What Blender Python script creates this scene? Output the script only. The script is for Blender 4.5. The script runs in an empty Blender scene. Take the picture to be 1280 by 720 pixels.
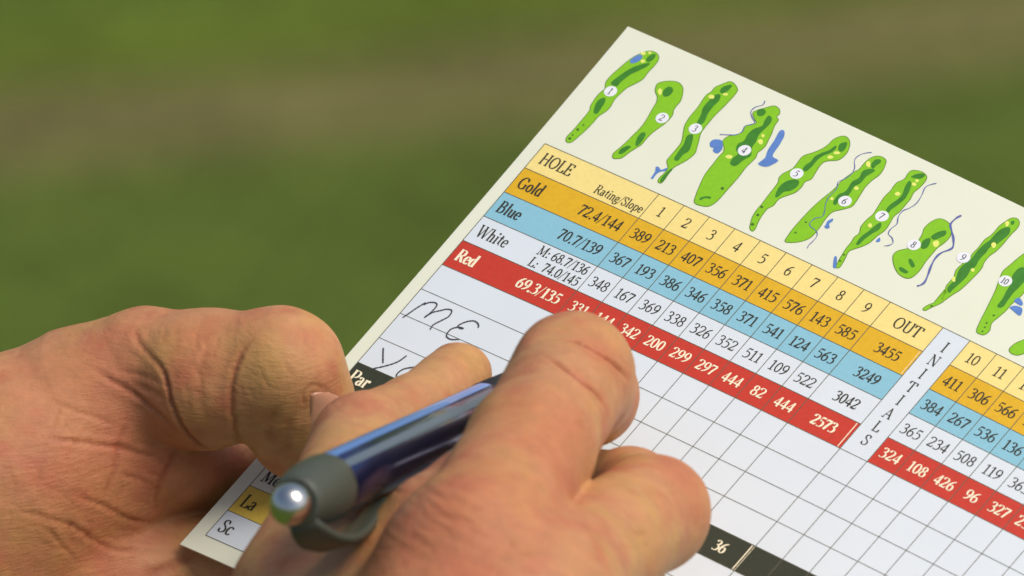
import bpy, bmesh, math, random
import numpy as np
from mathutils import Vector, Matrix

random.seed(4)
rng = np.random.default_rng(7)
SC = bpy.context.scene
COL = SC.collection
MM = 0.001

# ------------------------------------------------------------------ camera
PITCH = math.radians(31.0)
FPX = 8000.0                                     # focal length in 1280-wide pixels
CARD_ROT = (-0.6465, 0.3518, 0.5661)             # card attitude and place seen from the camera
CARD_POS = np.array([30.5673, -19.3101, 1328.4921])
CARD_HEIGHT = 1.15                               # the card is held about belly high


def rodrigues(w):
    w = np.array(w, float)
    t = np.linalg.norm(w)
    k = w / t
    K = np.array([[0, -k[2], k[1]], [k[2], 0, -k[0]], [-k[1], k[0], 0]])
    return np.eye(3) + math.sin(t) * K + (1 - math.cos(t)) * K @ K


RC = rodrigues(CARD_ROT)
CX = np.array([1.0, 0, 0])
CF = np.array([0, math.cos(PITCH), -math.sin(PITCH)])
CD = np.array([0, -math.sin(PITCH), -math.cos(PITCH)])
BASIS = np.array([CX, CD, CF]).T                 # (right, down, forward) -> world
cam_loc = np.array([0, 0, CARD_HEIGHT]) - BASIS @ (CARD_POS * MM)


def world(p):
    """camera-frame millimetres -> world metres"""
    return np.asarray(p) @ BASIS.T * MM + cam_loc


cam_data = bpy.data.cameras.new("camera")
cam_data.sensor_width = 36
cam_data.sensor_fit = 'HORIZONTAL'
cam_data.lens = FPX / 1280 * 36
cam_data.clip_start = 0.05
cam_data.clip_end = 2000
cam = bpy.data.objects.new("camera", cam_data)
COL.objects.link(cam)
cam.matrix_world = Matrix([[1, 0, 0, cam_loc[0]],
                           [0, math.sin(PITCH), -math.cos(PITCH), cam_loc[1]],
                           [0, math.cos(PITCH), math.sin(PITCH), cam_loc[2]],
                           [0, 0, 0, 1]])
cam_data.dof.use_dof = True
cam_data.dof.focus_distance = 1.312
cam_data.dof.aperture_fstop = 28.0
cam_data.dof.aperture_blades = 0
SC.camera = cam

# ------------------------------------------------------------------ light
SUN_TO = np.array([0.50, -0.70, -0.54])          # towards the light: right, up, a little to the viewer
sw = BASIS @ SUN_TO
sw /= np.linalg.norm(sw)
W = bpy.data.worlds.new("World")
SC.world = W
W.use_nodes = True
nt = W.node_tree
sky = nt.nodes.new('ShaderNodeTexSky')
sky.sky_type = 'NISHITA'
sky.sun_disc = False
sky.sun_elevation = math.asin(sw[2])
sky.sun_rotation = math.atan2(sw[0], sw[1])
sky.dust_density = 4.0
sky.ozone_density = 0.3
bg = nt.nodes['Background']
bg.inputs['Strength'].default_value = 0.085
nt.links.new(sky.outputs[0], bg.inputs[0])
sun_data = bpy.data.lights.new("sun", 'SUN')
sun_data.energy = 1.5
sun_data.angle = math.radians(30)
sun_data.color = (1.0, 0.94, 0.85)
sun = bpy.data.objects.new("sun", sun_data)
COL.objects.link(sun)
sun.rotation_euler = Vector(-sw).to_track_quat('-Z', 'Y').to_euler()
sun.location = (0, 0, 5)
SC.view_settings.view_transform = 'Standard'
SC.view_settings.look = 'None'
SC.view_settings.exposure = 0.50
SC.view_settings.gamma = 1.0
SC.view_settings.use_curve_mapping = False


# ------------------------------------------------------------------ helpers
def lin(r, g, b):
    f = lambda c: (c / 255 / 12.92) if c / 255 <= 0.04045 else ((c / 255 + 0.055) / 1.055) ** 2.4
    return (f(r), f(g), f(b), 1.0)


def mat(name, color, rough=0.5, metallic=0.0, spec=0.5, coat=0.0, transmission=0.0):
    m = bpy.data.materials.new(name)
    m.use_nodes = True
    b = m.node_tree.nodes['Principled BSDF']
    b.inputs['Base Color'].default_value = color if len(color) == 4 else (*color, 1)
    b.inputs['Roughness'].default_value = rough
    b.inputs['Metallic'].default_value = metallic
    b.inputs['Specular IOR Level'].default_value = spec
    b.inputs['Coat Weight'].default_value = coat
    b.inputs['Transmission Weight'].default_value = transmission
    return m


def noisy(m, scale, amount, detail=3.0, bump=0.0, bump_scale=None, bump_dist=0.0002):
    """vary a flat material: value noise in the colour and a fine bump, in object space"""
    t = m.node_tree
    N, L = t.nodes, t.links
    b = N['Principled BSDF']
    c = tuple(b.inputs['Base Color'].default_value)
    tc = N.new('ShaderNodeTexCoord')
    n = N.new('ShaderNodeTexNoise')
    n.inputs['Scale'].default_value = scale
    n.inputs['Detail'].default_value = detail
    L.new(tc.outputs['Object'], n.inputs['Vector'])
    r = N.new('ShaderNodeValToRGB')
    r.color_ramp.elements[0].position = 0.3
    r.color_ramp.elements[1].position = 0.7
    r.color_ramp.elements[0].color = tuple(x * (1 - amount) for x in c[:3]) + (1,)
    r.color_ramp.elements[1].color = tuple(min(1, x * (1 + amount)) for x in c[:3]) + (1,)
    L.new(n.outputs['Fac'], r.inputs['Fac'])
    L.new(r.outputs['Color'], b.inputs['Base Color'])
    if bump:
        n2 = N.new('ShaderNodeTexNoise')
        n2.inputs['Scale'].default_value = bump_scale or scale
        n2.inputs['Detail'].default_value = 4
        L.new(tc.outputs['Object'], n2.inputs['Vector'])
        bp = N.new('ShaderNodeBump')
        bp.inputs['Strength'].default_value = bump
        bp.inputs['Distance'].default_value = bump_dist
        L.new(n2.outputs['Fac'], bp.inputs['Height'])
        L.new(bp.outputs['Normal'], b.inputs['Normal'])
    return m


def link(name, me, m=None, parent=None):
    o = bpy.data.objects.new(name, me)
    COL.objects.link(o)
    if m is not None:
        me.materials.append(m)
    if parent is not None:
        o.parent = parent
    return o


def tag(o, label=None, cat=None, group=None, kind=None):
    if label: o['label'] = label
    if cat: o['category'] = cat
    if group: o['group'] = group
    if kind: o['kind'] = kind
    return o


# ------------------------------------------------------------------ the card's own frame (mm: u right, v down, out)
CW, RH = 6.5, 7.3139                             # column width, row height of the printed table


def bend(u, v):
    du, dv = u - 60.0, v - 35.0
    return -(3.4766e-4 * du * du - 5.9081e-4 * du * dv - 1.8551e-4 * dv * dv)


def card_to_view(u, v, out):
    z = out + bend(u, v)
    return RC[:, 0] * u + RC[:, 1] * v - RC[:, 2] * z + CARD_POS


def at(px, py, h=0.0):
    """the point h millimetres above the card along the sight line of a photo point, in (u, v)"""
    d = np.array([(px - 640) / FPX, (py - 360) / FPX, 1.0])
    n = -RC[:, 2]
    z = h
    for _ in range(6):
        s = (n @ CARD_POS + z) / (n @ d)
        q = RC.T @ (d * s - CARD_POS)
        z = h + bend(q[0], q[1])
    return q[0], q[1]


def pt(px, py, h):
    u, v = at(px, py, h)
    return card_to_view(u, v, h)


def depth_pt(px, py, z):
    return np.array([(px - 640) / FPX * z, (py - 360) / FPX * z, z])


# ------------------------------------------------------------------ ground
def ground_pt(px, py):
    d = BASIS @ np.array([(px - 640) / FPX, (py - 360) / FPX, 1.0])
    return cam_loc - d * cam_loc[2] / d[2]


def build_ground():
    bm = bmesh.new()
    s = 400.0
    xs = [-s, -40, -10, -4, -2, -1, 0, 1, 2, 4, 10, 40, s]
    vs = [[bm.verts.new((x, y, 0)) for x in xs] for y in xs]
    for j in range(len(xs) - 1):
        for i in range(len(xs) - 1):
            bm.faces.new((vs[j][i], vs[j][i + 1], vs[j + 1][i + 1], vs[j + 1][i]))
    me = bpy.data.meshes.new('ground')
    bm.to_mesh(me)
    bm.free()
    m = mat('mown_grass', (0.08, 0.13, 0.025), rough=0.9, spec=0.15)
    t = m.node_tree
    N, L = t.nodes, t.links
    b = N['Principled BSDF']
    A, B = ground_pt(0, 178), ground_pt(1280, 30)
    d = (B - A) / np.linalg.norm(B - A)
    nrm = np.array([-d[1], d[0], 0])
    if nrm[1] < 0: nrm = -nrm
    off = float(nrm @ A)
    scale_m = float(abs(nrm @ (ground_pt(640, 60) - ground_pt(640, 140))))    # 80 photo lines
    geo = N.new('ShaderNodeNewGeometry')
    wob = N.new('ShaderNodeTexNoise'); wob.inputs['Scale'].default_value = 1.6; wob.inputs['Detail'].default_value = 4
    L.new(geo.outputs['Position'], wob.inputs['Vector'])
    dot = N.new('ShaderNodeVectorMath'); dot.operation = 'DOT_PRODUCT'
    L.new(geo.outputs['Position'], dot.inputs[0]); dot.inputs[1].default_value = tuple(nrm)
    sub = N.new('ShaderNodeMath'); sub.operation = 'SUBTRACT'; sub.inputs[1].default_value = off
    L.new(dot.outputs['Value'], sub.inputs[0])
    w1 = N.new('ShaderNodeMath'); w1.operation = 'MULTIPLY_ADD'
    w1.inputs[1].default_value = scale_m * 1.5; w1.inputs[2].default_value = -scale_m * 0.75
    L.new(wob.outputs['Fac'], w1.inputs[0])
    add = N.new('ShaderNodeMath'); add.operation = 'ADD'
    L.new(sub.outputs[0], add.inputs[0]); L.new(w1.outputs[0], add.inputs[1])
    nm = N.new('ShaderNodeMapRange'); nm.inputs['From Min'].default_value = -2.2 * scale_m
    nm.inputs['From Max'].default_value = 2.2 * scale_m
    L.new(add.outputs[0], nm.inputs['Value'])
    ramp = N.new('ShaderNodeValToRGB')
    el = ramp.color_ramp.elements
    el[0].position = 0.0; el[0].color = (0.075, 0.112, 0.016, 1)
    el[1].position = 1.0; el[1].color = (0.085, 0.125, 0.016, 1)
    for p, c in ((0.26, (0.078, 0.110, 0.018, 1)), (0.42, (0.120, 0.118, 0.036, 1)), (0.55, (0.134, 0.123, 0.042, 1)),
                 (0.68, (0.104, 0.122, 0.024, 1)), (0.8, (0.090, 0.128, 0.014, 1))):
        e = el.new(p); e.color = c
    L.new(nm.outputs[0], ramp.inputs['Fac'])
    # blade-scale and patch-scale variation of the turf
    n1 = N.new('ShaderNodeTexNoise'); n1.inputs['Scale'].default_value = 9; n1.inputs['Detail'].default_value = 8
    n1.inputs['Roughness'].default_value = 0.7
    L.new(geo.outputs['Position'], n1.inputs['Vector'])
    r1 = N.new('ShaderNodeMapRange'); r1.inputs['From Min'].default_value = 0.3; r1.inputs['From Max'].default_value = 0.7
    r1.inputs['To Min'].default_value = 0.84; r1.inputs['To Max'].default_value = 1.30
    L.new(n1.outputs['Fac'], r1.inputs['Value'])
    mul = N.new('ShaderNodeVectorMath'); mul.operation = 'SCALE'
    L.new(ramp.outputs['Color'], mul.inputs[0]); L.new(r1.outputs[0], mul.inputs['Scale'])
    L.new(mul.outputs['Vector'], b.inputs['Base Color'])
    n2 = N.new('ShaderNodeTexNoise'); n2.inputs['Scale'].default_value = 180; n2.inputs['Detail'].default_value = 3
    L.new(geo.outputs['Position'], n2.inputs['Vector'])
    bp = N.new('ShaderNodeBump'); bp.inputs['Strength'].default_value = 0.6; bp.inputs['Distance'].default_value = 0.01
    L.new(n2.outputs['Fac'], bp.inputs['Height']); L.new(bp.outputs['Normal'], b.inputs['Normal'])
    o = link('ground', me, m)
    tag(o, 'mown grass with a worn brownish strip, far out of focus', None, None, 'structure')


build_ground()

# ------------------------------------------------------------------ scorecard
M_PAPER = noisy(mat('cream_card', lin(231, 234, 210), rough=0.42, spec=0.4), 60, 0.015, bump=0.08, bump_scale=2500, bump_dist=0.00005)
M_WHITE = noisy(mat('white_cells', lin(220, 229, 233), rough=0.42, spec=0.4), 60, 0.012, bump=0.08, bump_scale=2500, bump_dist=0.00005)
M_HEAD = noisy(mat('pale_yellow_ink', lin(246, 224, 138), rough=0.42), 900, 0.03)
M_GOLD = noisy(mat('gold_ink', lin(226, 178, 30), rough=0.42), 900, 0.05)
M_BLUE = noisy(mat('light_blue_ink', lin(140, 196, 212), rough=0.42), 900, 0.03)
M_RED = noisy(mat('red_ink', lin(200, 60, 40), rough=0.42), 900, 0.05)
M_OLIVE = noisy(mat('dark_olive_ink', lin(54, 57, 38), rough=0.45), 900, 0.06)
M_LADY = noisy(mat('mustard_ink', lin(228, 196, 84), rough=0.42), 900, 0.04)
M_INK = mat('dark_print', lin(52, 50, 36), rough=0.5)
M_LINE = mat('grid_line_ink', lin(98, 96, 78), rough=0.5)
M_CREAMINK = mat('cream_print', lin(250, 240, 205), rough=0.45)
M_LIME = noisy(mat('lime_ink', lin(136, 200, 28), rough=0.42), 900, 0.04)
M_RIM = noisy(mat('olive_rim_ink', lin(92, 128, 34), rough=0.42), 700, 0.12)
M_FAIR = noisy(mat('fairway_ink', lin(62, 132, 36), rough=0.42), 700, 0.10)
M_TEE = mat('tee_ink', lin(70, 112, 30), rough=0.42)
M_SAND = mat('sand_ink', lin(236, 240, 120), rough=0.42)
M_POND = noisy(mat('pond_ink', lin(94, 134, 200), rough=0.42), 500, 0.10)
M_CREEK = mat('creek_ink', lin(98, 108, 168), rough=0.42)
M_DISC = mat('disc_white', lin(238, 240, 242), rough=0.42)
M_NUM = mat('disc_number', lin(66, 66, 78), rough=0.5)
M_BALLPEN = mat('ballpoint_ink', lin(78, 78, 82), rough=0.4)
M_EDGE = mat('card_core', lin(238, 236, 224), rough=0.7)

card = bpy.data.objects.new('scorecard', None)
COL.objects.link(card)
card.empty_display_size = 0.02
X, Y, Z = BASIS @ RC[:, 0], -(BASIS @ RC[:, 1]), -(BASIS @ RC[:, 2])
O = world(CARD_POS)
card.matrix_world = Matrix([[X[i], Y[i], Z[i], O[i]] for i in range(3)] + [[0, 0, 0, 1]])
tag(card, 'printed cream golf scorecard with coloured rows and green hole maps, held in the hands', 'scorecard')


def local(u, v, z):
    return (u * MM, -v * MM, (z + bend(u, v)) * MM)


class Sheet:
    """collects flat shapes in (u, v, layer height) and links them as one mesh bent with the card"""
    def __init__(self):
        self.bm = bmesh.new()

    def poly(self, pts, z, grid=4.0):
        vs = [self.bm.verts.new((u, v, z)) for u, v in pts]
        try:
            f = self.bm.faces.new(vs)
        except ValueError:
            return
        us = [p[0] for p in pts]; ws = [p[1] for p in pts]
        if grid and (max(us) - min(us) > grid or max(ws) - min(ws) > grid):
            bm2 = bmesh.new()
            vv = [bm2.verts.new((u, v, z)) for u, v in pts]
            bm2.faces.new(vv)
            bmesh.ops.triangulate(bm2, faces=bm2.faces[:])
            for ax, lo, hi in ((0, min(us), max(us)), (1, min(ws), max(ws))):
                k = math.ceil(lo / grid) * grid
                while k < hi:
                    co = [0, 0, 0]; co[ax] = k
                    no = [0, 0, 0]; no[ax] = 1
                    bmesh.ops.bisect_plane(bm2, geom=bm2.verts[:] + bm2.edges[:] + bm2.faces[:], plane_co=co, plane_no=no)
                    k += grid
            self.bm.faces.remove(f)
            for q in vs: self.bm.verts.remove(q)
            mp = {q: self.bm.verts.new(q.co) for q in bm2.verts}
            for g in bm2.faces:
                self.bm.faces.new([mp[q] for q in g.verts])
            bm2.free()

    def strip(self, pts, widths, z):
        """a ribbon along pts with the given full widths"""
        pts = [np.array(p, float) for p in pts]
        n = len(pts)
        L, R = [], []
        for i in range(n):
            t = pts[min(i + 1, n - 1)] - pts[max(i - 1, 0)]
            t /= (np.linalg.norm(t) + 1e-9)
            nn = np.array([-t[1], t[0]])
            w = widths[i] / 2 if hasattr(widths, '__len__') else widths / 2
            L.append(self.bm.verts.new((*(pts[i] + nn * w), z)))
            R.append(self.bm.verts.new((*(pts[i] - nn * w), z)))
        for i in range(n - 1):
            self.bm.faces.new((L[i], L[i + 1], R[i + 1], R[i]))

    def line(self, a, b, w, z, step=4.0):
        a, b = np.array(a, float), np.array(b, float)
        n = max(2, int(np.linalg.norm(b - a) / step) + 1)
        self.strip([a + (b - a) * t for t in np.linspace(0, 1, n)], w, z)

    def build(self, name, m, parent, thickness=0):
        bm = self.bm
        for v in bm.verts:
            v.co = local(*v.co)
        bm.normal_update()
        for f in bm.faces:
            if f.normal.z < 0: f.normal_flip()
        me = bpy.data.meshes.new(name)
        bm.to_mesh(me)
        bm.free()
        return link(name, me, m, parent)


def smooth_line(pts, n=6, closed=False):
    P = [np.array(p, float) for p in pts]
    out = []
    m = len(P)
    for i in range(m if closed else m - 1):
        if closed:
            p0, p1, p2, p3 = P[i - 1], P[i], P[(i + 1) % m], P[(i + 2) % m]
        else:
            p1, p2 = P[i], P[i + 1]
            p0 = P[i - 1] if i > 0 else 2 * p1 - p2
            p3 = P[i + 2] if i + 2 < m else 2 * p2 - p1
        for k in range(n):
            t = k / n
            out.append(0.5 * (2 * p1 + (p2 - p0) * t + (2 * p0 - 5 * p1 + 4 * p2 - p3) * t * t + (3 * p1 - p0 - 3 * p2 + p3) * t ** 3))
    if not closed: out.append(P[-1])
    return out


# paper: a thin bent sheet with real thickness
U_L, U_OUT, U_INI0, U_INI1 = -4.6006 * CW, 9 * CW, 10.9906 * CW, 11.9973 * CW
U_R = U_INI1 + 9.6 * CW
c_tl, c_bl = at(785, 33), at(225, 680)
edge_u = (c_tl[0] + c_bl[0]) / 2
top_l, bot_l = c_tl[1], c_bl[1]
top_r = at(1276, 257.5)
U_END = U_R + 8


def build_paper():
    bm = bmesh.new()
    nu, nv = 60, 50
    slope = (top_r[1] - top_l) / (top_r[0] - c_tl[0])
    T = 0.38
    grid = {}
    for s in (0, 1):
        for i in range(nu + 1):
            for j in range(nv + 1):
                a, b = i / nu, j / nv
                u0 = c_tl[0] + (c_bl[0] - c_tl[0]) * b
                u = u0 + (U_END - u0) * a
                vt = top_l + slope * (u - c_tl[0])
                v = vt + (bot_l - vt) * b
                grid[s, i, j] = bm.verts.new(local(u, v, -T * s))
    for i in range(nu):
        for j in range(nv):
            bm.faces.new((grid[0, i, j], grid[0, i, j + 1], grid[0, i + 1, j + 1], grid[0, i + 1, j]))
            bm.faces.new((grid[1, i, j], grid[1, i + 1, j], grid[1, i + 1, j + 1], grid[1, i, j + 1]))
    ring = [(i, 0) for i in range(nu)] + [(nu, j) for j in range(nv)] + [(i, nv) for i in range(nu, 0, -1)] + [(0, j) for j in range(nv, 0, -1)]
    for k in range(len(ring)):
        a, b = ring[k], ring[(k + 1) % len(ring)]
        f = bm.faces.new((grid[0, a[0], a[1]], grid[0, b[0], b[1]], grid[1, b[0], b[1]], grid[1, a[0], a[1]]))
        f.material_index = 1
    bmesh.ops.recalc_face_normals(bm, faces=bm.faces[:])
    me = bpy.data.meshes.new('paper')
    bm.to_mesh(me); bm.free()
    o = link('paper', me, M_PAPER, card)
    me.materials.append(M_EDGE)


build_paper()
Z1, Z2, Z3 = 0.04, 0.07, 0.10


def rect(sheet, u0, v0, u1, v1, z):
    sheet.poly([(u0, v0), (u1, v0), (u1, v1), (u0, v1)], z)


def band(name, m, *rects):
    s = Sheet()
    for u0, r0, u1, r1 in rects:
        rect(s, u0, r0 * RH, u1, r1 * RH, Z1)
    b = s.build(name, m, card)
    ROWS[name] = (b, Sheet())
    return b


ROWS = {}
band('heading_row', M_HEAD, (U_L, 0, U_INI0, 1), (U_INI1, 0, U_R, 1))
band('gold_row', M_GOLD, (U_L, 1, U_INI0, 2), (U_INI1, 1, U_R, 2))
band('blue_row', M_BLUE, (U_L, 2, U_INI0, 3), (U_INI1, 2, U_R, 3))
band('red_row', M_RED, (U_L, 4, U_INI0, 5), (U_INI1, 4, U_R, 5))
band('par_row', M_OLIVE, (U_L, 9, U_R, 10))
band('ladies_row', M_LADY, (U_L, 14, U_R, 15))
band('white_row', M_WHITE, (U_L, 3, U_INI0, 4), (U_INI1, 3, U_R, 4))
band('score_cells', M_WHITE, (U_L, 5, U_INI0, 9), (U_INI1, 5, U_R, 9), (U_L, 10, U_R, 13))
band('initials_column', M_WHITE, (U_INI0, 0, U_INI1, 9))
band('men_row', M_PAPER, (U_L, 13, U_R, 14))
band('signature_row', M_WHITE, (U_L, 15, U_R, 16))

# ruled lines
s = Sheet()
LW = 0.17
for r in range(0, 17):
    if r in (1, 2, 3, 4):
        s.line((U_L, r * RH), (U_INI0, r * RH), LW, Z2); s.line((U_INI1, r * RH), (U_R, r * RH), LW, Z2)
    else:
        s.line((U_L, r * RH), (U_R, r * RH), LW, Z2)
cols = [U_L] + [k * CW for k in range(0, 10)] + [U_INI0] + [U_INI1 + k * CW for k in range(0, 10)]
for k, u in enumerate(cols):
    s.line((u, 0), (u, 16 * RH), LW if k else LW * 1.1, Z2 + 0.006)
s.build('grid_lines', M_LINE, card)
# thin cream rules where the red, olive and gold bands stop short of the INITIALS column
for rn, du, w, r in (('red_row', 0.75, .22, 4), ('par_row', 0.55, .26, 9), ('par_row', 0.05, .10, 9), ('gold_row', 0.5, .10, 1)):
    s = Sheet()
    s.line((U_INI0 - du, (r + .03) * RH), (U_INI0 - du, (r + .98) * RH), w, Z2 + 0.012)
    s.build('cream_rule', M_CREAMINK, ROWS[rn][0])

# --- a small serif alphabet: strokes whose width follows their direction, with serifs
def _e(cx, cy, rx, ry, a0=90, a1=450, n=18):
    return [(cx + rx * math.cos(math.radians(a0 + (a1 - a0) * k / n)), cy + ry * math.sin(math.radians(a0 + (a1 - a0) * k / n))) for k in range(n + 1)]


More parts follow.
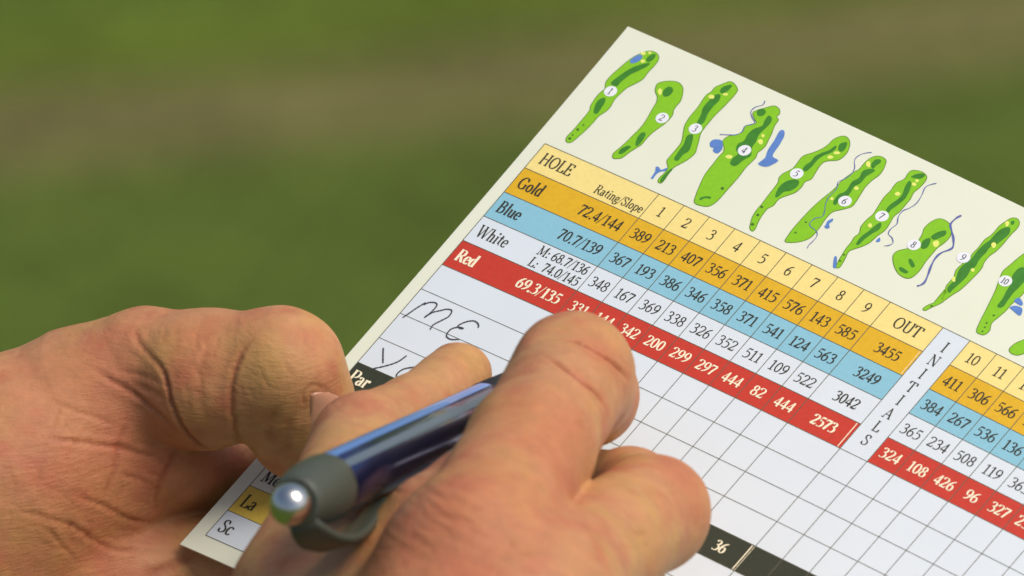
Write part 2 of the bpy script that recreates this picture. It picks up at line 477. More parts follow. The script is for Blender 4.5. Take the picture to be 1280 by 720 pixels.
# glyph: advance, list of (kind, points); 's' spline, 'l' straight, 'h' bold straight, 't' thin straight, 'd' dot
G = {
 '0': (.54, [('s', _e(.27, .49, .19, .46))]),
 '1': (.46, [('l', [(.25, 0), (.25, .97)]), ('t', [(.07, .82), (.25, .95)]), ('t', [(.08, .025), (.42, .025)])]),
 '2': (.54, [('s', [(.07, .74), (.12, .91), (.27, .95), (.43, .84), (.42, .64), (.28, .38), (.07, .07)]), ('h', [(.05, .07), (.44, .07)]), ('t', [(.44, .03), (.49, .24)])]),
 '3': (.54, [('s', [(.08, .80), (.16, .93), (.31, .94), (.41, .80), (.36, .61), (.19, .53)]), ('s', [(.19, .53), (.36, .50), (.46, .30), (.38, .09), (.21, .02), (.05, .08)])]),
 '4': (.54, [('l', [(.37, 0), (.37, .97)]), ('t', [(.37, .96), (.04, .29)]), ('h', [(.03, .27), (.51, .27)])]),
 '5': (.54, [('h', [(.15, .90), (.47, .91)]), ('t', [(.16, .92), (.11, .56)]), ('s', [(.10, .55), (.26, .60), (.42, .50), (.46, .29), (.37, .09), (.20, .02), (.05, .07)])]),
 '6': (.54, [('s', [(.45, .95), (.28, .83), (.12, .58), (.08, .31), (.15, .08), (.28, .02), (.41, .12), (.45, .31), (.39, .50), (.27, .55), (.13, .44)])]),
 '7': (.52, [('h', [(.05, .90), (.48, .90)]), ('t', [(.05, .92), (.04, .72)]), ('l', [(.46, .88), (.31, .48), (.20, 0)])]),
 '8': (.54, [('s', _e(.27, .73, .15, .21)), ('s', _e(.27, .26, .19, .24))]),
 '9': (.54, [('s', [(.09, .02), (.26, .14), (.42, .39), (.46, .66), (.39, .89), (.26, .95), (.13, .85), (.09, .66), (.15, .47), (.27, .42), (.41, .53)])]),
 '.': (.26, [('d', [(.13, .06)])]),
 ':': (.28, [('d', [(.14, .06)]), ('d', [(.14, .50)])]),
 '/': (.36, [('t', [(.02, -.08), (.34, 1.02)])]),
 ' ': (.26, []),
 'H': (.80, [('l', [(.16, 0), (.16, 1)]), ('l', [(.64, 0), (.64, 1)]), ('t', [(.16, .52), (.64, .52)])] + [('t', [(x - .12, y), (x + .12, y)]) for x in (.16, .64) for y in (.025, .975)]),
 'O': (.80, [('s', _e(.40, .5, .31, .48))]),
 'L': (.62, [('l', [(.16, 0), (.16, 1)]), ('t', [(.04, .975), (.30, .975)]), ('t', [(.04, .025), (.56, .025)]), ('l', [(.54, .02), (.58, .26)])]),
 'E': (.64, [('l', [(.16, 0), (.16, 1)]), ('t', [(.04, .975), (.54, .975)]), ('t', [(.04, .025), (.58, .025)]), ('t', [(.16, .52), (.44, .52)]), ('l', [(.53, .98), (.54, .78)]), ('l', [(.56, .02), (.60, .24)]), ('l', [(.43, .42), (.43, .62)])]),
 'U': (.76, [('s', [(.16, .98), (.16, .40), (.19, .16), (.36, .02), (.55, .12), (.60, .38), (.60, .98)]), ('t', [(.03, .975), (.29, .975)]), ('t', [(.48, .975), (.72, .975)])]),
 'T': (.68, [('l', [(.34, 0), (.34, 1)]), ('t', [(.05, .965), (.63, .965)]), ('l', [(.05, .98), (.03, .74)]), ('l', [(.63, .98), (.65, .74)]), ('t', [(.22, .025), (.46, .025)])]),
 'I': (.40, [('l', [(.20, 0), (.20, 1)]), ('t', [(.07, .025), (.33, .025)]), ('t', [(.07, .975), (.33, .975)])]),
 'N': (.80, [('t', [(.15, 0), (.15, .98)]), ('l', [(.14, 1), (.64, .0)]), ('t', [(.65, .0), (.65, .98)]), ('t', [(.04, .025), (.27, .025)]), ('t', [(.53, .975), (.76, .975)]), ('t', [(.02, .975), (.2, .975)])]),
 'A': (.74, [('t', [(.10, 0), (.36, .98)]), ('l', [(.36, 1), (.63, 0)]), ('t', [(.20, .34), (.52, .34)]), ('t', [(.0, .025), (.22, .025)]), ('t', [(.50, .025), (.74, .025)])]),
 'S': (.56, [('s', [(.45, .78), (.40, .92), (.26, .98), (.11, .86), (.13, .66), (.30, .52), (.46, .36), (.45, .12), (.27, .01), (.12, .07), (.07, .24)]), ('t', [(.46, .97), (.46, .72)]), ('t', [(.06, .03), (.06, .28)])]),
 'R': (.72, [('l', [(.16, 0), (.16, 1)]), ('s', [(.16, .96), (.36, .97), (.52, .88), (.52, .62), (.36, .50), (.16, .50)]), ('l', [(.34, .50), (.62, .02)]), ('t', [(.04, .025), (.29, .025)]), ('t', [(.04, .975), (.2, .975)]), ('t', [(.55, .025), (.72, .025)])]),
 'P': (.64, [('l', [(.16, 0), (.16, 1)]), ('s', [(.16, .96), (.36, .97), (.53, .88), (.53, .60), (.36, .46), (.16, .46)]), ('t', [(.04, .025), (.30, .025)]), ('t', [(.04, .975), (.2, .975)])]),
 'B': (.68, [('l', [(.16, 0), (.16, 1)]), ('s', [(.16, .97), (.36, .97), (.49, .86), (.48, .64), (.34, .53), (.16, .53)]), ('s', [(.30, .53), (.50, .48), (.56, .26), (.46, .06), (.28, .02), (.16, .03)]), ('t', [(.04, .025), (.2, .025)]), ('t', [(.04, .975), (.2, .975)])]),
 'M': (.94, [('t', [(.17, 0), (.17, .98)]), ('l', [(.17, 1), (.45, .08)]), ('t', [(.45, .08), (.73, .98)]), ('l', [(.76, 0), (.76, 1)]), ('t', [(.04, .025), (.30, .025)]), ('t', [(.64, .025), (.88, .025)]), ('t', [(.04, .975), (.2, .975)]), ('t', [(.74, .975), (.88, .975)])]),
 'W': (1.0, [('l', [(.10, 1), (.32, 0)]), ('t', [(.32, 0), (.52, .90)]), ('l', [(.50, 1), (.70, 0)]), ('t', [(.70, 0), (.92, .98)]), ('t', [(.0, .975), (.22, .975)]), ('t', [(.40, .975), (.60, .975)]), ('t', [(.82, .975), (1.0, .975)])]),
 'G': (.78, [('s', [(.62, .76), (.54, .92), (.38, .98), (.17, .82), (.09, .50), (.17, .17), (.38, .02), (.56, .08), (.62, .16)]), ('l', [(.62, .42), (.62, .06)]), ('t', [(.50, .42), (.74, .42)]), ('t', [(.63, .95), (.63, .70)])]),
 'a': (.50, [('s', [(.09, .50), (.15, .61), (.27, .63), (.36, .52)]), ('l', [(.36, .55), (.36, .08)]), ('t', [(.36, .06), (.48, .05)]), ('s', [(.36, .40), (.19, .34), (.08, .20), (.14, .04), (.25, .02), (.36, .14)])]),
 't': (.36, [('l', [(.17, .84), (.17, .12)]), ('t', [(.17, .12), (.32, .04)]), ('t', [(.03, .62), (.32, .62)])]),
 'i': (.32, [('l', [(.16, 0), (.16, .63)]), ('t', [(.05, .025), (.27, .025)]), ('t', [(.05, .60), (.16, .61)]), ('d', [(.15, .88)])]),
 'n': (.56, [('l', [(.14, 0), (.14, .63)]), ('s', [(.14, .50), (.26, .61), (.37, .60), (.42, .46)]), ('l', [(.42, .48), (.42, 0)]), ('t', [(.04, .025), (.24, .025)]), ('t', [(.32, .025), (.53, .025)]), ('t', [(.03, .60), (.14, .61)])]),
 'g': (.50, [('s', _e(.23, .43, .14, .18)), ('s', [(.14, .28), (.10, .16), (.22, .08), (.38, .04), (.42, -.10), (.30, -.24), (.12, -.22), (.06, -.10), (.14, .02)]), ('t', [(.34, .56), (.47, .62)])]),
 'l': (.30, [('l', [(.15, 0), (.15, 1.02)]), ('t', [(.04, .025), (.26, .025)]), ('t', [(.04, .98), (.15, 1.0)])]),
 'o': (.52, [('s', _e(.26, .315, .18, .30))]),
 'p': (.56, [('l', [(.14, -.30), (.14, .63)]), ('s', [(.14, .52), (.28, .63), (.43, .54), (.47, .32), (.40, .08), (.26, .02), (.14, .10)]), ('t', [(.03, -.28), (.26, -.28)]), ('t', [(.03, .60), (.14, .61)])]),
 'e': (.48, [('s', [(.11, .36), (.40, .36), (.38, .55), (.26, .63), (.12, .52), (.08, .32), (.13, .11), (.26, .02), (.42, .13)])]),
 'd': (.56, [('l', [(.40, 0), (.40, 1.02)]), ('s', [(.40, .53), (.27, .63), (.13, .54), (.08, .30), (.15, .07), (.27, .02), (.40, .12)]), ('t', [(.29, .98), (.40, 1.0)]), ('t', [(.40, .03), (.52, .03)])]),
 'u': (.56, [('s', [(.14, .62), (.14, .22), (.19, .05), (.30, .03), (.41, .14)]), ('l', [(.42, .63), (.42, 0)]), ('t', [(.03, .60), (.14, .61)]), ('t', [(.32, .60), (.42, .61)]), ('t', [(.42, .025), (.53, .025)])]),
 'h': (.56, [('l', [(.14, 0), (.14, 1.02)]), ('s', [(.14, .50), (.26, .61), (.37, .60), (.42, .46)]), ('l', [(.42, .48), (.42, 0)]), ('t', [(.04, .025), (.24, .025)]), ('t', [(.32, .025), (.53, .025)]), ('t', [(.03, .98), (.14, 1.0)])]),
 'r': (.40, [('l', [(.14, 0), (.14, .63)]), ('s', [(.14, .46), (.23, .59), (.34, .61)]), ('d', [(.34, .56)]), ('t', [(.03, .025), (.27, .025)]), ('t', [(.03, .60), (.14, .61)])]),
 'c': (.46, [('s', [(.40, .50), (.34, .61), (.24, .63), (.12, .52), (.08, .31), (.14, .10), (.26, .02), (.41, .12)])]),
}


def text_width(t, h, wf): return sum(G[c][0] for c in t) * h * wf


def text(sheet, t, u, v, h, wf=1.0, bold=0.13, align='l', z=Z3):
    """t with its baseline at v (card mm), cap height h"""
    w = text_width(t, h, wf)
    x = u - (w / 2 if align == 'c' else w if align == 'r' else 0)
    thin = 0.055
    k = 0
    for ch in t:
        adv, parts = G[ch]
        for kind, pts in parts:
            zz = z + 0.006 * (k % 5); k += 1
            if kind == 'd':
                c = pts[0]
                r = bold * 0.62
                sheet.poly([(x + (c[0] + r * math.cos(a) / wf) * h * wf, v - (c[1] + r * math.sin(a)) * h) for a in np.linspace(0, 2 * math.pi, 12, endpoint=False)], zz, 0)
                continue
            P = pts
            if kind == 's' and len(pts) < 15: P = smooth_line(pts, 4)
            P = [np.array(p, float) * (wf, 1) for p in P]
            ws = []
            for i in range(len(P)):
                d = P[min(i + 1, len(P) - 1)] - P[max(i - 1, 0)]
                d = d / (np.linalg.norm(d) + 1e-9)
                if kind == 't': wd = thin
                elif kind == 'h': wd = bold * 0.85
                elif kind == 'l': wd = bold
                else: wd = thin * 0.9 + (bold - thin) * abs(d[1]) ** 1.3
                ws.append(wd * h)
            if kind == 's' and len(pts) >= 15: ws[0] = ws[-1] = thin * h
            sheet.strip([(x + p[0] * h, v - p[1] * h) for p in P], ws, zz)
        x += adv * h * wf


def row_name(rn, *a):
    sh_ = Sheet()
    text(sh_, *a)
    sh_.build('rating' if '/' in a[0] else 'total' if a[0].isdigit() else 'row_name', M_CREAMINK if rn == 'red_row' else M_INK, ROWS[rn][0])


RN = ['heading_row', 'gold_row', 'blue_row', 'white_row', 'red_row']
DH = 2.75                                          # figure height
mid = lambda r, h=DH: (r + 0.5) * RH + h / 2
DIG = dict(wf=0.98, bold=0.15)
text(ROWS['heading_row'][1], 'HOLE', U_L + 1.75, mid(0, 3.1) - 0.2, 3.1, 0.92, 0.13)
text(ROWS['heading_row'][1], 'Rating/Slope', -0.55, mid(0, 2.3) + 1.3, 2.3, 0.93, 0.12, 'r')
row_name('gold_row', 'Gold', U_L + 1.35, mid(1, 3.2) - 0.1, 3.2, 0.91, 0.15)
row_name('blue_row', 'Blue', U_L + 1.35, mid(2, 3.2) - 0.1, 3.2, 0.91, 0.15)
row_name('white_row', 'White', U_L + 1.35, mid(3, 3.2) - 0.1, 3.2, 0.91, 0.125)
row_name('red_row', 'Red', U_L + 1.35, mid(4, 3.2) - 0.1, 3.2, 0.91, 0.19)
row_name('gold_row', '72.4/144', -1.75, mid(1, 2.9), 2.9, 1.0, 0.135, 'r')
row_name('blue_row', '70.7/139', -1.75, mid(2, 2.9), 2.9, 1.0, 0.135, 'r')
text(ROWS['white_row'][1], 'M: 68.7/136', -0.9, 3.44 * RH, 2.5, 0.98, 0.13, 'r')
text(ROWS['white_row'][1], 'L:  74.0/145', -0.9, 3.90 * RH, 2.5, 0.98, 0.13, 'r')
row_name('red_row', '69.3/135', -1.6, mid(4, 2.9), 2.9, 1.0, 0.18, 'r')
OUT9 = [[str(k) for k in range(1, 10)],
        '389 213 407 356 371 415 576 143 585'.split(),
        '367 193 386 346 358 371 541 124 563'.split(),
        '348 167 369 338 326 352 511 109 522'.split(),
        '331 144 342 200 299 297 444 82 444'.split()]
for r, row in enumerate(OUT9):
    for k, tx in enumerate(row):
        text(ROWS[RN[r]][1], tx, (k + 0.5) * CW, mid(r), DH, 1.03, (0.115, 0.135, 0.135, 0.115, 0.155)[r], 'c')
uo = 10.05 * CW
text(ROWS['heading_row'][1], 'OUT', uo, mid(0, 3.0), 3.0, 0.98, 0.13, 'c')
for r, tx in ((1, '3455'), (2, '3249'), (3, '3042')):
    row_name(RN[r], tx, uo + 0.1, mid(r), DH, 0.98, 0.14, 'c')
row_name('red_row', '2573', uo - 0.3, mid(4), DH, 0.98, 0.19, 'c')
IN9 = [['10', '11', '12', '13'], '411 306 566 151'.split(), '384 267 536 136'.split(), '365 234 508 119 363'.split(), '324 108 426 96 327 253'.split()]
IN_SHEETS = [Sheet() for _ in RN]
for r, row in enumerate(IN9):
    for k, tx in enumerate(row):
        text(IN_SHEETS[r], tx, U_INI1 + (k + 0.5) * CW, mid(r), DH, 1.03, (0.115, 0.135, 0.135, 0.115, 0.155)[r], 'c')
for k, ch in enumerate('INITIALS'):
    text(ROWS['initials_column'][1], ch, (U_INI0 + U_INI1) / 2, (0.56 + 0.546 * k) * RH + 1.4, 2.8, 0.95, 0.12, 'c')
text(ROWS['par_row'][1], 'Par', U_L + 0.9, mid(9, 3.4) - 0.2, 3.4, 0.95, 0.17)
text(ROWS['par_row'][1], '36', uo + 0.2, mid(9, 2.8), 2.8, 0.98, 0.16, 'c')
text(ROWS['men_row'][1], 'Me', U_L + 1.0, mid(13, 3.4), 3.4, 0.95, 0.14)
text(ROWS['ladies_row'][1], 'La', U_L + 1.3, mid(14, 3.4), 3.4, 0.95, 0.14)
text(ROWS['signature_row'][1], 'Sc', U_L + 1.3, mid(15, 3.4), 3.4, 0.95, 0.14)
for r, sh_ in enumerate(IN_SHEETS):
    sh_.build('lettering', M_CREAMINK if r == 4 else M_INK, ROWS[RN[r]][0])
for rn, (b_, sh_) in ROWS.items():
    if len(sh_.bm.verts):
        sh_.build('lettering', M_CREAMINK if rn in ('red_row', 'par_row') else M_INK, b_)

# --- handwriting
hw = Sheet()
for n, stroke in enumerate([
    [(430, 192), (470, 165), (520, 130), (575, 97), (567, 108), (600, 95), (640, 97), (647, 118), (610, 160), (568, 192), (620, 160), (680, 145), (715, 138), (745, 148), (725, 185), (670, 215), (625, 240), (605, 270)],
    [(915, 258), (917, 240), (905, 222), (880, 213), (835, 220), (785, 245), (800, 262), (820, 262), (790, 254), (745, 264), (718, 290), (712, 315), (740, 332), (792, 333)],
    [(305, 388), (303, 430), (303, 485)],
    [(455, 437), (400, 475), (330, 500), (235, 522)],
    [(958, 652), (952, 668), (958, 676), (965, 664), (960, 652)],
    [(545, 517), (500, 512), (440, 522), (402, 545), (389, 568), (402, 592), (440, 600), (500, 580), (545, 545), (550, 520)],
    ]):
    P = smooth_line([at(420 + x / 5.142, 360 + y / 5.142) for x, y in stroke], 5)
    hw.strip(P, [0.33 + 0.08 * math.sin(3 * k + n) for k in range(len(P))], Z3 + 0.03 + 0.006 * n)
hw.build('handwriting', M_BALLPEN, card)

# --- little maps of the holes, traced in card millimetres
def tr(ox, oy, sc, pts): return [at(ox + x / sc, oy + y / sc) for x, y in pts]


A_, B_, C_, D_, E_ = (700, 50, 4.5), (810, 90, 4.0), (930, 150, 4.5), (1020, 190, 4.0), (1120, 260, 4.5)
HOLES = [
 dict(n='1', o=A_, disc=(285, 290), rim=[(30,565),(40,540),(70,510),(100,475),(130,440),(165,395),(170,370),(195,330),(225,295),(250,275),(255,240),(280,205),(330,160),(390,110),(440,80),(490,62),(530,65),(555,85),(555,115),(530,150),(500,180),(470,220),(430,245),(380,270),(345,300),(310,335),(290,370),(265,400),(220,430),(185,470),(140,515),(100,550),(70,575),(45,580)],
      fair=[[(285,245),(330,205),(390,165),(450,140),(505,130),(490,150),(440,175),(390,200),(340,240),(320,262)], [(215,340),(250,325),(255,345),(235,380),(210,415),(190,410),(195,375)], [(490,100),(520,80),(540,85),(525,110),(500,125),(485,118)]],
      pond=[[(400,110),(440,85),(465,90),(450,115),(420,130),(395,130)]], sand=[(470,77,14,9),(466,120,13,10),(505,73,10,7)], tee=[(100,505,9),(132,480,6),(55,555,9),(72,535,6)]),
 dict(n='2', o=A_, disc=(575, 440), rim=[(293,655),(300,635),(330,610),(370,575),(410,535),(450,495),(480,455),(500,420),(520,385),(540,350),(545,320),(533,290),(540,255),(560,238),(610,230),(660,235),(690,260),(693,300),(680,345),(655,375),(640,400),(635,425),(600,465),(560,495),(520,525),(490,555),(460,590),(430,610),(390,635),(350,665),(320,670),(300,668)],
      fair=[[(425,580),(435,550),(455,525),(475,520),(482,535),(465,565),(445,590),(428,598)], [(580,290),(600,268),(625,265),(637,285),(620,310),(595,320),(580,312)], [(330,640),(340,615),(375,597),(400,600),(380,620),(350,640)]], sand=[(563,292,12,17)]),
 dict(n='3', o=B_, disc=(237, 285), rim=[(48,550),(55,530),(85,500),(98,480),(92,445),(110,420),(140,385),(165,350),(175,300),(185,260),(215,215),(245,180),(265,150),(290,115),(315,98),(335,75),(365,62),(405,47),(430,55),(450,85),(440,110),(400,155),(365,190),(335,220),(305,255),(285,280),(265,310),(255,350),(245,385),(235,410),(200,440),(165,460),(130,480),(105,510),(85,540),(65,558)],
      fair=[[(245,255),(265,215),(275,180),(300,150),(335,115),(362,115),(355,145),(325,175),(300,210),(285,245),(265,265)], [(130,435),(155,395),(180,360),(195,320),(225,315),(220,355),(205,395),(175,415),(150,445)], [(360,95),(375,75),(410,65),(420,72),(400,95),(370,108)], [(60,545),(80,515),(115,485),(122,490),(95,520),(72,552)]],
      pond=[[(15,530),(35,500),(40,475),(55,476),(65,490),(95,480),(90,495),(60,500),(40,515),(25,535)]], sand=[(318,125,15,11),(388,113,13,7)]),
 dict(n='4', o=B_, disc=(483, 393), rim=[(230,655),(240,610),(260,560),(285,510),(320,465),(355,420),(375,400),(378,375),(370,350),(385,330),(410,318),(440,312),(470,300),(485,270),(510,262),(540,255),(530,235),(522,205),(545,190),(580,180),(630,168),(658,185),(660,210),(645,225),(655,240),(635,270),(620,310),(605,340),(590,370),(570,390),(550,405),(540,430),(510,460),(490,480),(460,520),(430,555),(390,600),(350,645),(310,672),(270,672)],
      fair=[[(412,450),(425,430),(450,410),(440,390),(450,360),(480,345),(500,310),(530,285),(570,270),(585,240),(605,218),(620,235),(610,260),(580,290),(555,315),(540,350),(520,380),(515,420),(480,440),(440,470),(415,465)], [(545,195),(575,185),(590,198),(578,218),(550,220)], [(258,632),(285,622),(315,625),(310,635),(285,632),(262,642)]],
      pond=[[(310,355),(325,340),(350,338),(370,345),(374,375),(366,395),(345,408),(325,395),(328,380),(312,375)], [(655,300),(672,290),(683,300),(680,325),(655,370),(630,405),(625,425),(652,442),(630,460),(590,475),(550,460),(585,430),(600,390),(630,345)]],
      creek=[([(585,145),(575,165),(535,178),(515,200),(522,230),(535,255),(510,265),(485,272),(470,300),(440,315),(400,315),(360,313)], .20)], sand=[(406,425,18,9),(563,350,13,13),(575,320,8,9)], tee=[(372,583,9)]),
 dict(n='5', o=C_, disc=(297, 303), rim=[(30,610),(35,580),(45,545),(70,505),(100,470),(130,430),(165,385),(190,350),(195,325),(220,300),(260,280),(285,260),(310,225),(335,200),(380,185),(430,165),(470,140),(500,110),(545,90),(580,95),(598,125),(590,170),(565,205),(530,228),(480,232),(450,240),(425,265),(400,305),(380,335),(345,350),(325,380),(290,410),(250,425),(210,440),(190,455),(165,485),(135,500),(110,530),(85,570),(65,615),(45,628)],
      fair=[[(330,280),(345,255),(375,235),(400,205),(440,185),(480,170),(515,145),(518,160),(490,185),(450,200),(415,225),(385,260),(350,290)], [(175,430),(190,390),(210,365),(240,345),(280,335),(310,345),(300,375),(260,400),(225,405),(190,435)], [(530,165),(540,135),(575,125),(580,140),(565,170),(545,180)]], sand=[(485,210,17,9),(522,186,19,8)], tee=[(100,490,9),(78,535,9),(48,588,10)]),
 dict(n='6', o=D_, disc=(145, 247), rim=[(-157,449),(-142,418),(-112,378),(-68,328),(-22,280),(22,240),(67,204),(102,172),(124,147),(156,120),(191,98),(215,85),(245,50),(280,25),(320,20),(352,40),(345,75),(320,115),(280,145),(250,175),(230,205),(205,245),(180,275),(130,290),(84,302),(48,338),(18,382),(-22,427),(-68,448),(-120,455)],
      fair=[[(85,255),(110,215),(150,195),(180,150),(215,130),(235,95),(275,85),(295,95),(250,125),(225,155),(190,175),(165,215),(120,240),(100,265)], [(275,65),(295,40),(320,38),(325,52),(300,70),(285,85)]],
      pond=[[(58,346),(84,333),(84,346),(66,360),(69,378),(53,384),(42,373),(50,364)]],
      creek=[([(280,3),(244,7),(209,22),(193,44),(193,84),(173,116),(138,138),(111,152),(102,187),(67,222),(49,258),(42,302),(31,324),(-4,333),(-31,356),(-27,373),(0,396),(6,418),(-13,445),(-36,467),(-42,482)], .18)], sand=[(262,62,11,17),(202,182,11,10),(80,235,9,7)], tee=[(-102,404,6),(-50,352,6)]),
 dict(n='7', o=D_, disc=(330, 322), rim=[(97,580),(105,555),(125,520),(150,480),(175,450),(190,425),(215,405),(222,375),(250,340),(285,310),(310,270),(340,225),(370,195),(400,155),(440,135),(460,105),(485,90),(530,98),(555,120),(550,145),(520,180),(490,205),(475,235),(450,265),(420,300),(390,325),(370,360),(345,395),(310,420),(270,455),(230,475),(190,488),(165,500),(150,530),(130,565),(118,580)],
      fair=[[(350,290),(370,265),(405,240),(430,215),(445,175),(465,145),(478,160),(465,200),(445,235),(410,265),(375,290),(365,305)], [(200,460),(225,425),(265,395),(300,365),(325,355),(320,385),(280,410),(240,440),(215,465)], [(475,125),(500,112),(535,108),(545,120),(520,135),(495,132)]],
      pond=[[(85,575),(92,525),(105,527),(103,560),(100,580)], [(300,445),(318,428),(322,445),(308,452)]],
      creek=[([(603,157),(570,165),(545,180),(530,215),(505,255),(470,280),(435,295),(412,325),(405,360),(375,385),(362,410),(380,430),(385,455),(365,468),(342,470)], .20)], sand=[(408,210,14,9),(490,162,12,9),(505,145,9,8),(270,368,11,10)], tee=[(120,545,6),(140,515,6)]),
 dict(n='8', o=D_, disc=(490, 465), rim=[(382,540),(385,515),(405,495),(440,485),(480,478),(505,450),(530,410),(540,380),(575,348),(615,332),(655,345),(678,375),(675,420),(645,455),(610,480),(580,515),(550,550),(520,595),(480,630),(445,632),(410,610),(390,575)],
      fair=[[(525,465),(540,440),(570,432),(570,455),(555,480),(530,485)], [(575,425),(600,405),(630,395),(650,395),(648,415),(620,430),(590,440)], [(465,535),(480,540),(495,570),(480,578),(465,555)], [(415,580),(430,578),(462,600),(445,608),(420,595)]],
      creek=[([(727,318),(700,333),(673,362),(678,393),(687,429),(687,469),(673,487),(629,504),(598,531),(576,571),(562,611),(544,651),(522,667),(506,671)], .42)], sand=[(600,460,16,17)]),
 dict(n='9', o=E_, disc=(380, 280), rim=[(150,575),(155,560),(190,540),(235,525),(265,510),(280,480),(278,445),(300,415),(325,385),(335,350),(370,315),(410,285),(430,255),(455,230),(475,205),(500,175),(530,155),(555,130),(580,100),(615,75),(650,55),(685,60),(697,85),(685,115),(655,145),(625,180),(600,210),(565,245),(530,270),(500,305),(485,340),(455,375),(430,400),(400,430),(360,465),(320,490),(285,515),(250,540),(205,560),(170,578)],
      fair=[[(288,455),(310,425),(337,395),(352,352),(385,315),(425,285),(455,245),(495,205),(530,180),(560,145),(600,115),(640,110),(638,145),(600,180),(560,210),(528,222),(508,250),(470,290),(448,330),(420,350),(400,385),(360,425),(325,455),(300,480)], [(645,90),(650,74),(664,73),(667,86),(655,96)]], sand=[(550,210,14,15),(432,350,11,10),(325,402,10,17),(625,90,11,15)], tee=[(200,552,7)]),
 dict(n='10', o=E_, disc=(615, 412), rim=[(450,695),(465,650),(490,600),(515,550),(540,500),(560,455),(580,400),(600,355),(640,320),(680,285),(720,255),(760,235),(790,260),(790,320),(760,400),(720,480),(690,510),(650,545),(620,580),(580,615),(540,650),(530,690),(500,715),(470,712)],
      fair=[[(570,550),(600,510),(620,470),(650,420),(655,380),(690,340),(720,335),(745,345),(740,390),(700,440),(660,480),(630,520),(605,555),(580,562)]],
      pond=[[(665,525),(680,508),(700,510),(715,540),(700,550)], [(640,560),(670,550),(710,565),(705,600),(690,605),(660,580)]], tee=[(550,605,7),(510,648,7),(500,672,6),(487,695,6)]),
 dict(n=None, o=(1200, 340, 6.0), rim=[(365,590),(380,560),(420,530),(480,505),(540,480),(600,440),(640,450),(640,500),(600,540),(540,585),(480,615),(430,628),(385,615)], fair=[[(500,560),(540,520),(590,490),(600,510),(560,550),(520,575)]]),
]


def shrink(P, d):
    """move a closed outline inwards by d"""
    P = np.array(P)
    n = len(P)
    area = 0.5 * sum(P[i][0] * P[(i + 1) % n][1] - P[(i + 1) % n][0] * P[i][1] for i in range(n))
    sg = 1 if area > 0 else -1
    out = []
    for i in range(n):
        t = P[(i + 1) % n] - P[i - 1]
        t /= np.linalg.norm(t) + 1e-9
        out.append(P[i] + sg * d * np.array([-t[1], t[0]]))
    return out


for H in HOLES:
    o = H['o']
    rim = smooth_line(tr(*o, H['rim']), 3, True)
    s = Sheet(); s.poly(rim, Z1)
    hm = s.build('hole_map', M_RIM, card)
    s = Sheet(); s.poly(shrink(rim, 0.17), Z1 + 0.012); s.build('rough', M_LIME, hm)
    for P in H.get('pond', []):
        s = Sheet(); s.poly(smooth_line(tr(*o, P), 3, True), Z1 + 0.024); s.build('pond', M_POND, hm)
    for k, P in enumerate(H.get('fair', [])):
        s = Sheet(); s.poly(smooth_line(tr(*o, P), 3, True), Z1 + 0.030); s.build('fairway', M_FAIR, hm)
    for q in H.get('sand', []):
        x, y, a, b = q
        s = Sheet(); s.poly(tr(*o, [(x + a * math.cos(t) * (1 + .12 * math.sin(3 * t + x)), y + b * math.sin(t) * (1 + .12 * math.cos(2 * t + y))) for t in np.linspace(0, 2 * math.pi, 14, endpoint=False)]), Z1 + 0.038)
        s.build('bunker', M_SAND, hm)
    for x, y, r in H.get('tee', []):
        s = Sheet(); s.poly(tr(*o, [(x + r * math.cos(t), y + r * .8 * math.sin(t)) for t in np.linspace(0, 2 * math.pi, 10, endpoint=False)]), Z1 + 0.034)
        s.build('tee', M_TEE, hm)
    for P, w in H.get('creek', []):
        q = smooth_line(tr(*o, P), 5)
        s = Sheet(); s.strip(q, [w * (1 + .25 * math.sin(k * .7)) for k in range(len(q))], Z1 + 0.044); s.build('creek', M_CREEK, hm)
    if H['n']:
        cu, cv = tr(*o, [H['disc']])[0]
        R = 1.42
        s = Sheet(); s.poly([(cu + R * math.cos(t), cv + R * math.sin(t)) for t in np.linspace(0, 2 * math.pi, 28, endpoint=False)], Z1 + 0.052)
        d = s.build('number_disc', M_DISC, hm)
        s = Sheet(); text(s, H['n'], cu - 0.05, cv + 0.85, 1.75 if len(H['n']) == 1 else 1.6, 1.0, 0.13, 'c', Z1 + 0.066)
        s.build('number', M_NUM, hm)


# ------------------------------------------------------------------ solid modelling of the hands
def sd_cone(P, a, b, ra, rb):
    ab = b - a
    t = np.clip(((P - a) @ ab) / (ab @ ab), 0, 1)
    q = P - a - t[:, None] * ab
    return np.sqrt(np.einsum('ij,ij->i', q, q)) - (ra + (rb - ra) * t)


def smin(a, b, k):
    h = np.clip(0.5 + 0.5 * (b - a) / k, 0, 1)
    return b + (a - b) * h - k * h * (1 - h)


